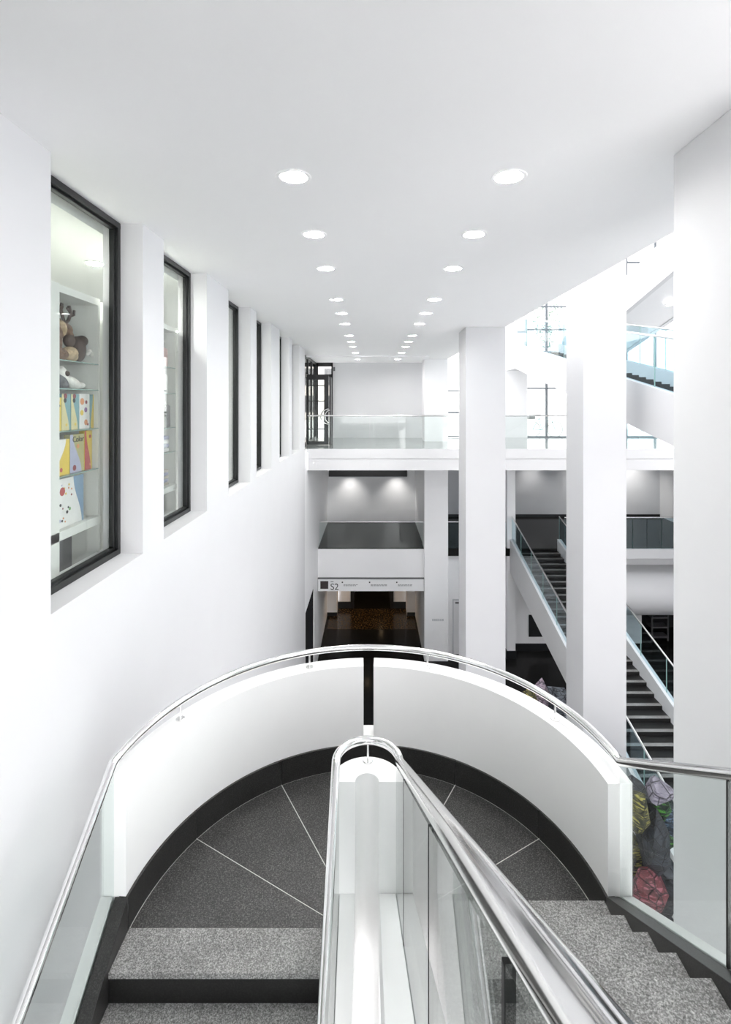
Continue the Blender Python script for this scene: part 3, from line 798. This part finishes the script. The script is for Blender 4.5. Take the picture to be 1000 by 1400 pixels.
# ================================================================== SIGN "S2"
sg = thing('sign', 'long white direction sign reading S2 above the dark portal', 'sign', (-0.04, 19.66, -7.18))
box('board', 'sign', -2.05, 1.965, 19.62, 19.70, -7.18, -6.72, sg)
box('top_edge', 'shopgrey', -2.06, 1.975, 19.60, 19.72, -6.72, -6.685, sg)
box('side_edge', 'shopgrey', -2.065, -2.05, 19.605, 19.70, -7.18, -6.72, sg); box('side_edge', 'shopgrey', 1.965, 1.98, 19.605, 19.70, -7.18, -6.72, sg)
box('emblem', 'signsq', -1.96, -1.66, 19.612, 19.62, -7.09, -6.80, sg)
def text(body, size, x, y_, z, mat, parent, name='lettering', ry=0.0, rz=0.0):
    c = bpy.data.curves.new(name, 'FONT'); c.body = body; c.size = size; c.extrude = 0.001
    tmp = bpy.data.objects.new('tmp', c); COL.objects.link(tmp)
    dg = bpy.context.evaluated_depsgraph_get()
    me = bpy.data.meshes.new_from_object(tmp.evaluated_get(dg)); bpy.data.objects.remove(tmp)
    me.materials.clear(); me.materials.append(M[mat])
    o = bpy.data.objects.new(name, me); COL.objects.link(o)
    o.rotation_euler = (pi / 2, 0, rz)
    loc = Vector((x, y_, z + EYE))
    if parent is not None: o.parent = parent; loc = loc - wpos(parent)
    o.location = loc
    return o
text('S2', 0.34, -1.585, 19.614, -7.125, 'print', sg)
box('text_line', 'printgrey', -1.57, -1.46, 19.615, 19.62, -6.835, -6.81, sg)
for k, x in enumerate((-1.15, -0.12, 0.91)):
    box('arrow_mark', 'print', x, x + 0.05, 19.614, 19.62, -6.87, -6.82, sg)
    for j, wd in enumerate((0.62, 0.50)):
        q = x + 0.07
        for i in range(6):
            ww = random.uniform(0.05, 0.12)
            box('text_line', 'printgrey', q, q + ww, 19.616, 19.62, -6.945 - j * 0.04, -6.925 - j * 0.04, sg)
            q += ww + 0.018
pl = thing('wall_lettering', 'faint grey lettering on the pier beside the portal', 'lettering', (2.5, 19.55, -8.4))
q = 2.27
for i in range(6):
    box('letter', 'grey', q, q + 0.055, 19.545, 19.55, -8.28, -8.20, pl); q += 0.075
t_ = thing('service_door', 'narrow grey-edged white door beside the pier', 'door', (3.35, 20.08, S2))
box('leaf', 'white', 3.16, 4.0, 20.06, 20.1, S2 + 0.02, -7.7, t_); box('frame', 'grey', 3.12, 3.16, 20.05, 20.1, S2, -7.66, t_); box('frame', 'grey', 3.16, 4.0, 20.05, 20.1, -7.7, -7.66, t_)
box('closer', 'shopgrey', 3.22, 3.4, 20.04, 20.06, -7.82, -7.76, t_)

# ---- lamps in the lower rooms
def spot(name, loc, energy, size, parent, col=(1, 0.97, 0.93), tilt=0.0, blend=0.8):
    l = bpy.data.lights.new(name, 'SPOT'); l.energy = energy; l.spot_size = radians(size); l.spot_blend = blend; l.color = col
    l.shadow_soft_size = 0.05
    o = bpy.data.objects.new(name, l); COL.objects.link(o)
    o.parent = parent; o.location = Vector((loc[0], loc[1], loc[2] + EYE)) - wpos(parent); o.rotation_euler = (tilt, 0, 0)
    return o
def washer(x, yy, z, ztop, label, energy, tilt, size):
    t_ = thing('wall_washer', label, 'ceiling lamp', (x, yy, z - 0.02))
    MB().cyl(x, yy, z, z + 0.14, 0.055, 20).build('housing', 'shopwhite', t_, smooth=40)
    MB().cyl(x, yy, z + 0.14, ztop, 0.01, 8).build('stem', 'shopwhite', t_, smooth=40)
    MB().cyl(x, yy, z - 0.004, z, 0.045, 20).build('lens', 'lampdim', t_)
    spot('lamp_beam', (x, yy, z - 0.03), energy, size, t_, tilt=radians(tilt), blend=1.0)
washer(-1.0, 23.42, -2.95, -2.15, 'slim hanging lamp washing the middle-room wall beside the left wall', 26, 6, 90)
washer(1.12, 23.42, -2.95, -2.15, 'slim hanging lamp washing the middle-room wall beside the pier', 26, 6, 90)
washer(7.7, 24.4, -2.5, -2.15, 'hanging lamp washing the grey wall behind the far stair landing', 26, 12, 90)
washer(10.6, 24.0, -2.5, -2.15, 'unseen hanging lamp added to brighten the wall behind the blue glass of the middle level', 60, 25, 120)  # added lamp, hidden from view, lifts the dim back wall
washer(12.4, 24.0, -2.5, -2.15, 'unseen hanging lamp added near the atrium side wall to brighten the wall behind the blue glass', 60, 25, 120)  # second hidden lamp added for the same wall
for x, yy, lab in ((-0.2, 23.4, 'small warm ceiling lamp above the bronze-flecked portal floor'), (0.5, 28.5, 'small warm ceiling lamp deep in the dark passage')):
    t_ = thing('portal_lamp', lab, 'ceiling lamp', (x, yy, -6.92))
    MB().lathe(x, yy, [(0, -6.93), (0.08, -6.93), (0.09, -6.9), (0, -6.9)], 20).build('diffuser', 'lampwarm', t_)
    spot('lamp_beam', (x, yy, -6.96), 22, 120, t_, col=(1, 0.66, 0.36))

# ================================================================== ROCK SCULPTURES
RM = {'rk_slate': rockmat('slate_rock', (0.016, 0.018, 0.024), (0.045, 0.050, 0.064), (0.012, 0.013, 0.017)),
      'rk_slate2': rockmat('grey_blue_rock', (0.12, 0.14, 0.165), (0.30, 0.33, 0.38), (0.04, 0.045, 0.055)),
      'rk_lilac': rockmat('lilac_rock', (0.22, 0.20, 0.25), (0.36, 0.33, 0.40), (0.14, 0.12, 0.17)),
      'rk_yellow': rockmat('yellow_scratched_rock', (0.030, 0.030, 0.022), (0.12, 0.11, 0.045), (0.42, 0.38, 0.10)),
      'rk_red': rockmat('red_scratched_rock', (0.05, 0.012, 0.014), (0.17, 0.03, 0.04), (0.34, 0.11, 0.14)),
      'rk_blue': rockmat('blue_scratched_rock', (0.015, 0.02, 0.035), (0.05, 0.08, 0.13), (0.16, 0.25, 0.38)),
      'rk_green': rockmat('green_scratched_rock', (0.006, 0.015, 0.012), (0.02, 0.06, 0.02), (0.08, 0.30, 0.04)),
      'rk_pink': rockmat('mauve_rock', (0.38, 0.29, 0.36), (0.62, 0.52, 0.60), (0.15, 0.12, 0.16))}
M.update(RM)
def rock(parent, mat, c, rad, seed, sub=3):
    bm = bmesh.new(); rnd = random.Random(seed)
    pts = []
    for i in range(17):
        v = Vector((rnd.gauss(0, 1), rnd.gauss(0, 1), rnd.gauss(0, 1))).normalized() * rnd.uniform(0.9, 1.15)
        pts.append(bm.verts.new((c[0] + v.x * rad[0], c[1] + v.y * rad[1], c[2] + v.z * rad[2])))
    r_ = bmesh.ops.convex_hull(bm, input=bm.verts)
    for g in set(r_['geom_interior']) | set(r_['geom_unused']):
        if isinstance(g, bmesh.types.BMVert) and g.is_valid: bm.verts.remove(g)
    m_ = MB(); bm.verts.index_update()
    m_.add([v.co for v in bm.verts], [[v.index for v in f_.verts] for f_ in bm.faces])
    bm.free()
    return m_.build('rock', mat, parent)
def prock(parent, mat, px_, py_, d, hw, hh, seed):
    d = d - 0.45 if d < 12 else d
    k = d / 708.0
    rock(parent, mat, ((px_ - 509) * k, d, -(py_ - 549) * k), (hw * k, hw * k * 1.05, hh * k), seed)
sc = thing('rock_sculpture', 'tall stacked sculpture of scratched coloured rocks seen through the stair glass', 'sculpture', (4.8, 9.0, S2))
for a in (('rk_slate', 893, 1152, 8.75, 22, 44, 1), ('rk_lilac', 902, 1082, 8.7, 19, 15, 3), ('rk_yellow', 872, 1108, 8.8, 15, 30, 4),
          ('rk_slate', 866, 1082, 9.1, 20, 18, 5), ('rk_blue', 915, 1122, 9.0, 14, 30, 6), ('rk_green', 916, 1150, 8.8, 6, 12, 7),
          ('rk_red', 884, 1215, 8.75, 24, 34, 8), ('rk_slate', 915, 1215, 8.9, 18, 50, 9), ('rk_yellow', 866, 1165, 9.0, 14, 36, 10),
          ('rk_slate', 892, 1110, 9.25, 26, 40, 12), ('rk_green', 905, 1105, 8.95, 12, 16, 13), ('rk_slate', 872, 1195, 9.2, 24, 60, 14),
          ('rk_slate', 890, 1275, 9.0, 34, 46, 11), ('rk_slate', 884, 1322, 8.9, 36, 46, 15)):
    prock(sc, *a)
sc = thing('rock_sculpture', 'low faceted mauve and grey rock sculpture on the lower hall floor behind the parapet', 'sculpture', (4.9, 14.2, S2))
for a in (('rk_pink', 742, 968, 14.0, 20, 36, 21), ('rk_slate2', 762, 978, 14.2, 24, 40, 22), ('rk_yellow', 724, 965, 13.9, 13, 26, 23),
          ('rk_red', 738, 985, 13.75, 14, 30, 24), ('rk_slate2', 745, 1015, 14.2, 34, 32, 25)):
    prock(sc, *a)

# ================================================================== SHOP DISPLAY
XF, XB = -2.48, -2.86
def shelf_unit(label, y0, y1, zs_, ztop, zbot):
    t_ = thing('shelf_unit', label, 'shelf', ((XF + XB) / 2, (y0 + y1) / 2, RD))
    box('back_panel', 'shopback', XB - 0.03, XB, y0, y1, zbot, ztop, t_)
    box('upright', 'shopwhite', XB, XF, y1 - 0.03, y1, RD, ztop, t_); box('upright', 'shopwhite', XB, XF, y0, y0 + 0.03, RD, ztop, t_)
    box('top_board', 'shopwhite', XB, XF, y0 + 0.03, y1 - 0.03, ztop - 0.06, ztop, t_)
    box('bottom_board', 'shopwhite', XB, XF + 0.02, y0 + 0.03, y1 - 0.03, zbot, zbot + 0.07, t_)
    box('plinth', 'shopgrey', XB + 0.05, XF - 0.2, y1 - 0.33, y1 - 0.1, RD, zbot, t_)
    box('stile', 'shopwhite', XF, XF + 0.02, y1 - 0.76, y1 - 0.645, RD, ztop, t_)
    for z in zs_:
        MB().box(XB, XF, y0 + 0.03, y1 - 0.03, z - 0.008, z, 0).build('glass_shelf', ['glass'], t_)
        box('shelf_edge', 'edge', XF, XF + 0.002, y0 + 0.03, y1 - 0.03, z - 0.008, z, t_)
    return t_
ZS = [0.337, 0.106, -0.238, -0.60]
shelf_unit('white shop shelf unit with glass shelves of plush toys and boxed games', 2.9, 4.72, ZS, 0.93, -1.10)
shelf_unit('white shop shelf unit with bags and folded goods behind the second window', 4.86, 6.56, [0.42, 0.10, -0.32, -0.62], 0.93, -1.10)

def game_box(label, y0, y1, z, h, body, sw=None, swside=1, dots=(), dep=0.05, xf=-2.52, txt=None, swc=0.5, swa=0.30, group='boxed games on the shop shelves'):
    t_ = thing('game_box', label, 'box', (xf - dep / 2, (y0 + y1) / 2, z), group)
    box('carton', body, xf - dep, xf, y0, y1, z, z + h, t_, bevel=0.002)
    wd = y1 - y0
    if sw:
        left = []
        for i in range(13):
            u = i / 12
            k = swc + swa * cos(pi * u) * swside * (-1 if swc > 0.6 else 1)
            left.append((y0 + wd * k, z + h * u))
        poly = left + ([(y1, z + h), (y1, z)] if swside < 0 else [(y0, z + h), (y0, z)])
        MB().prism(poly, 'x', xf, xf + 0.001).build('print_swoosh', sw, t_)
    for (u, v, r_, c) in dots:
        m_ = MB(); cy, cz = y0 + wd * u, z + h * v
        m_.prism([(cy + r_ * cos(2 * pi * i / 12), cz + r_ * sin(2 * pi * i / 12)) for i in range(12)], 'x', xf, xf + 0.002)
        m_.build('print_spot', c, t_)
    if txt:
        text(txt[0], txt[1], xf + 0.0025, y0 + wd * txt[2], z + h * txt[3], 'print', t_, rz=pi / 2)
    return t_
z = ZS[2] + 0.001
game_box('yellow and white game box at the pilaster end of the upper box shelf', 4.09, 4.2, z, 0.27, 'paper', 'yellow', -1, ((0.3, 0.1, 0.014, 'red'), (0.75, 0.75, 0.01, 'print')))
game_box('cream and teal game box with a small animal mark beside a yellow box', 4.205, 4.33, z, 0.30, 'teal', 'cream', 1, ((0.35, 0.82, 0.02, 'print'), (0.4, 0.94, 0.022, 'maroon'), (0.5, 0.15, 0.012, 'yellow')))
game_box('cream and teal game box with a small animal mark beside a white spotted box', 4.335, 4.455, z, 0.30, 'teal', 'cream', 1, ((0.35, 0.82, 0.02, 'print'), (0.4, 0.94, 0.022, 'maroon'), (0.5, 0.15, 0.012, 'yellow')))
game_box('white game box with orange, yellow and dark printed spots', 4.46, 4.62, z, 0.305, 'paper', None, 1, ((0.25, 0.78, 0.03, 'orange'), (0.65, 0.76, 0.016, 'maroon'), (0.22, 0.46, 0.024, 'yellow'), (0.6, 0.54, 0.022, 'purple'), (0.62, 0.18, 0.026, 'orange'), (0.8, 0.12, 0.012, 'maroon')))
game_box('teal game box with yellow curve at the upright end of its shelf', 4.625, 4.685, z, 0.30, 'teal', 'yellow', -1)
z = ZS[3] + 0.001
game_box('white game box with little house print and yellow edge', 4.08, 4.31, z, 0.29, 'paper', 'yellow', -1, ((0.2, 0.72, 0.022, 'pink'), (0.2, 0.35, 0.016, 'green'), (0.35, 0.2, 0.016, 'yellow'), (0.5, 0.15, 0.018, 'red'), (0.3, 0.5, 0.014, 'lilac')))
game_box('khaki game box with maroon sweep lettered Color', 4.32, 4.53, z, 0.32, 'khaki', 'lilac', 1, ((0.55, 0.68, 0.02, 'orange'), (0.3, 0.12, 0.025, 'maroon')), txt=('Color', 0.07, 0.16, 0.80))
game_box('narrow yellow game box with red sweep', 4.54, 4.66, z, 0.34, 'yellow', 'red', 1, ((0.7, 0.85, 0.016, 'red'), (0.7, 0.12, 0.012, 'orange')))
z = -1.03 + 0.001
game_box('large white activity box with many tiny printed figures and blue edge', 4.08, 4.52, z, 0.40, 'paper', 'blue', -1,
         [(random.uniform(0.05, 0.6), random.uniform(0.05, 0.9), random.uniform(0.006, 0.014), random.choice(['print', 'maroon', 'green', 'orange', 'lilac', 'yellow'])) for i in range(26)] + [(0.3, 0.74, 0.035, 'red')], swc=0.80, swa=0.14)

def plush(name, label, loc, balls, parts=()):
    t_ = thing(name, label, 'plush toy', loc, 'plush toys on the shop shelves')
    m_ = MB()
    for c, r_, rt in balls[1]: m_.ball((loc[0] + c[0], loc[1] + c[1], loc[2] + c[2]), r_, 14, 0, rt)
    m_.build('body', balls[0], t_, remesh=0.008)
    for nm, mat, bl_ in parts:
        m_ = MB()
        for c, r_, rt in bl_: m_.ball((loc[0] + c[0], loc[1] + c[1], loc[2] + c[2]), r_, 12, 0, rt)
        m_.build(nm, mat, t_, remesh=0.007)
    return t_
z = ZS[0] + 0.002
px = -2.62
mo = plush('plush_moose', 'brown plush moose with upright antlers and pale beard on the top shelf', (px, 4.27, z),
      ('fur_brown', [((0, -0.08, 0.15), (0.09, 0.13, 0.13), 0), ((0, 0.02, 0.24), (0.06, 0.07, 0.08), 0.3), ((0.02, 0.12, 0.27), (0.055, 0.065, 0.055), -0.4), ((0.03, 0.15, 0.22), (0.04, 0.05, 0.04), 0.4), ((0.05, -0.02, 0.05), (0.06, 0.1, 0.055), 0), ((0, -0.13, 0.07), (0.08, 0.07, 0.07), 0)]),
      [('muzzle', 'dark_brown', [((0.04, 0.14, 0.18), (0.045, 0.06, 0.06), 0.2)]),
       ('beard', 'fur_tan', [((0.05, 0.13, 0.07), (0.06, 0.09, 0.06), 0.1), ((0.05, 0.18, 0.05), (0.04, 0.05, 0.045), 0)]),
       ('mane', 'fur_tan', [((0.03, 0.04, 0.27), (0.05, 0.04, 0.07), 0.2)]),
       ('ear', 'fur_brown', [((0.0, 0.06, 0.34), (0.015, 0.03, 0.02), 0.6)])])
for s_ in (-1, 1):
    m_ = MB(); y_, z_ = 4.27 + 0.11, z + 0.31
    for pth, r_ in (([(0, 0, 0), (0.01, 0.04 * s_, 0.05), (0.01, 0.07 * s_, 0.11), (0.005, 0.05 * s_, 0.17)], 0.014), ([(0.01, 0.06 * s_, 0.08), (0.02, 0.10 * s_, 0.10), (0.02, 0.105 * s_, 0.14)], 0.011), ([(0.01, 0.07 * s_, 0.11), (0.0, 0.03 * s_, 0.15)], 0.010)):
        m_.tube([(px + 0.02 + a, y_ + b, z_ + c) for a, b, c in pth], r_, 8)
    m_.build('antler', 'dark_brown', mo, smooth=60)
plush('plush_donkey', 'dark brown plush animal with white paws lying at the upright end of the top shelf', (px, 4.60, z),
      ('dark_brown', [((0, -0.01, 0.12), (0.08, 0.075, 0.12), 0), ((0.03, 0.02, 0.2), (0.05, 0.06, 0.05), 0)]),
      [('paw', 'fur_white', [((0.08, 0.04, 0.1), (0.02, 0.045, 0.018), 0.7)]), ('paw', 'fur_white', [((0.08, 0.075, 0.09), (0.02, 0.04, 0.018), -0.7)])])
z = ZS[1] + 0.002
plush('plush_badger', 'grey and white plush badger lying on the second glass shelf', (px, 4.25, z),
      ('fur_grey', [((0, -0.12, 0.10), (0.08, 0.12, 0.095), 0), ((0.02, -0.06, 0.14), (0.06, 0.07, 0.08), 0.2), ((0.03, 0.03, 0.06), (0.06, 0.13, 0.055), -0.3)]),
      [('chest', 'fur_white', [((0.04, 0.05, 0.12), (0.04, 0.06, 0.07), 0.3), ((0.05, 0.16, 0.055), (0.055, 0.14, 0.05), -0.25), ((0.05, 0.29, 0.035), (0.045, 0.07, 0.03), 0)]),
       ('nose', 'dark_brown', [((0.07, 0.07, 0.125), (0.025, 0.035, 0.025), 0)])])
# goods behind the second window
def goods(name, label, cat, y0, y1, z, h, mat, extra=None, xf=-2.52, dep=0.2):
    t_ = thing(name, label, cat, (xf - dep / 2, (y0 + y1) / 2, z))
    m_ = MB(); yy = (y0 + y1) / 2
    m_.prism([(y0, z), (y1, z), (y1 - 0.01, z + h * 0.95), (yy, z + h), (y0 + 0.01, z + h * 0.95)], 'x', xf - dep, xf)
    m_.build('body', mat, t_, bevel=0.012)
    if extra == 'handle':
        MB().tube([(xf - dep / 2, yy - 0.06, z + h * 0.95), (xf - dep / 2, yy - 0.04, z + h + 0.1), (xf - dep / 2, yy + 0.04, z + h + 0.1), (xf - dep / 2, yy + 0.06, z + h * 0.95)], 0.008, 8).build('handle', 'dark_brown', t_, smooth=50)
    return t_
goods('shoulder_bag', 'pink brown bag with handle on the top shelf behind the second window', 'bag', 6.1, 6.4, 0.422, 0.24, 'pink', 'handle')
goods('cloth_bag', 'white cloth bag on the second shelf behind the second window', 'bag', 6.05, 6.4, 0.102, 0.24, 'paper')
goods('gift_box', 'beige upright box on the middle shelf behind the second window', 'box', 6.08, 6.3, -0.318, 0.34, 'beige', dep=0.1)
goods('gift_box', 'slim grey box beside the beige box behind the second window', 'box', 6.33, 6.48, -0.318, 0.28, 'printgrey', dep=0.08)
for k in range(4):
    tag(MB().box(-2.72, -2.52, 6.05, 6.44, -0.619 + k * 0.05, -0.572 + k * 0.05).build('folded_cloth', 'lilac' if k % 2 else 'paper', bevel=0.015), '%s folded cloth in the pile behind the second window, %s' % ('lilac' if k % 2 else 'white', ['bottom of the pile', 'second from the bottom', 'third from the bottom', 'top of the pile'][k]), 'cloth', 'folded cloths')
for k in range(5):
    tag(MB().box(-2.72, -2.52, 6.05, 6.42, -1.029 + k * 0.04, -0.992 + k * 0.04).build('folded_towel', 'lilac' if k % 2 else 'beige', bevel=0.012), '%s folded towel in the low stack behind the second window, %s' % ('lilac' if k % 2 else 'beige', ['lowest', 'second from below', 'middle one', 'fourth from below', 'topmost'][k]), 'towel', 'folded towels')
# shop lamps
for x, yy, lab in ((-3.3, 4.3, 'above the plush toy shelves'), (-3.0, 5.6, 'above the bag shelves'), (-4.2, 2.5, 'beside the wide pilaster'),
                   (-4.2, 5.0, 'deep behind the first narrow pilaster'), (-4.2, 8.0, 'deep behind the third window'),
                   (-4.2, 11.0, 'deep behind the fourth window'), (-4.2, 14.0, 'deep behind the last window'), (-3.2, 9.0, 'close behind the third window'), (-3.2, 12.5, 'close behind the fifth window')):
    t_ = thing('shop_downlight', 'round recessed downlight in the shop ceiling ' + lab, 'ceiling lamp', (x, yy, 1.49), 'shop ceiling lamps')
    MB().lathe(x, yy, [(0, 1.485), (0.08, 1.485), (0.085, 1.5), (0, 1.5)], 24).build('diffuser', 'shoplamp', t_, smooth=40)
    MB().lathe(x, yy, [(0.085, 1.488), (0.11, 1.488), (0.11, 1.5), (0.085, 1.5)], 24).build('trim_ring', 'shopwhite', t_)
t_ = thing('spotlight', 'small white track spotlight above the plush toy shelf', 'ceiling lamp', (-2.75, 4.25, 1.0))
MB().cyl(-2.75, 4.25, 1.12, 1.5, 0.012, 10).build('stem', 'shopwhite', t_); MB().cyl(-2.75, 4.25, 1.02, 1.14, 0.045, 20).build('head', 'shopwhite', t_, smooth=40)
MB().cyl(-2.75, 4.25, 1.005, 1.02, 0.035, 20).build('lens', 'lampdim', t_, smooth=40)

# ================================================================== STREET: bicycle and tree
bk = thing('bicycle', 'pale bicycle parked on the street outside the tall window', 'bicycle', (7.45, 22.5, RD - 0.05))
zb = RD - 0.05
for x in (6.98, 7.95):
    wh = MB().tube([(x + 0.33 * cos(2 * pi * i / 24), 22.5, zb + 0.345 + 0.33 * sin(2 * pi * i / 24)) for i in range(25)], 0.015, 8).build('wheel', 'shopgrey', bk, smooth=50)
    m_ = MB()
    for i in range(8):
        a = pi * i / 8; m_.tube([(x - 0.32 * cos(a), 22.5, zb + 0.345 - 0.32 * sin(a)), (x + 0.32 * cos(a), 22.5, zb + 0.345 + 0.32 * sin(a))], 0.003, 4)
    m_.build('spokes', 'steel', wh)
m_ = MB()
A = {'r': (6.98, 0.345), 'bb': (7.38, 0.32), 'seat': (7.25, 0.82), 'head': (7.76, 0.85), 'f': (7.95, 0.345)}
for a, b in (('r', 'bb'), ('r', 'seat'), ('bb', 'seat'), ('bb', 'head'), ('seat', 'head'), ('head', 'f')):
    m_.tube([(A[a][0], 22.5, zb + A[a][1]), (A[b][0], 22.5, zb + A[b][1])], 0.016, 8)
m_.build('bike_frame', 'teal', bk, smooth=50)
MB().tube([(7.25, 22.5, zb + 0.82), (7.23, 22.5, zb + 0.95)], 0.013, 8).build('seat_post', 'steel', bk)
MB().ball((7.22, 22.5, zb + 0.97), (0.13, 0.06, 0.035), 12).build('saddle', 'black', bk, smooth=60)
MB().tube([(7.76, 22.5, zb + 0.85), (7.73, 22.5, zb + 1.02), (7.73, 22.3, zb + 1.05), (7.62, 22.26, zb + 1.05)], 0.012, 8).build('handlebar', 'steel', bk, smooth=50)
MB().box(6.78, 7.05, 22.36, 22.64, zb + 0.78, zb + 1.0).build('basket', 'shopgrey', bk)
tr = thing('street_tree', 'slender leafy tree on the street behind the upper stair glass', 'tree', (9.12, 27, RD - 0.05))
MB().tube([(9.12, 27, RD - 0.05), (9.12, 27, 1.0), (9.1, 27, 3.0), (9.12, 27, 6.0)], [0.07, 0.06, 0.05, 0.03], 10).build('trunk', 'bark', tr, smooth=50)
m_ = MB(); rnd = random.Random(5)
for i in range(900):
    a = rnd.uniform(0, 2 * pi); t0 = rnd.uniform(0, 1); r0 = 0.75 * sin(pi * min(1, t0 * 0.9 + 0.1)) * sqrt(rnd.random())
    c = Vector((9.12 + r0 * cos(a), 27 + r0 * sin(a), 2.8 + 4.5 * t0))
    u = Vector((rnd.gauss(0, 1), rnd.gauss(0, 1), rnd.gauss(0, 1))).normalized() * 0.09; v = u.orthogonal().normalized() * 0.05
    m_.add([c - u, c + v, c + u, c - v], [(0, 1, 2, 3)])
cr = m_.build('crown', 'leaf', tr); cr['kind'] = 'stuff'
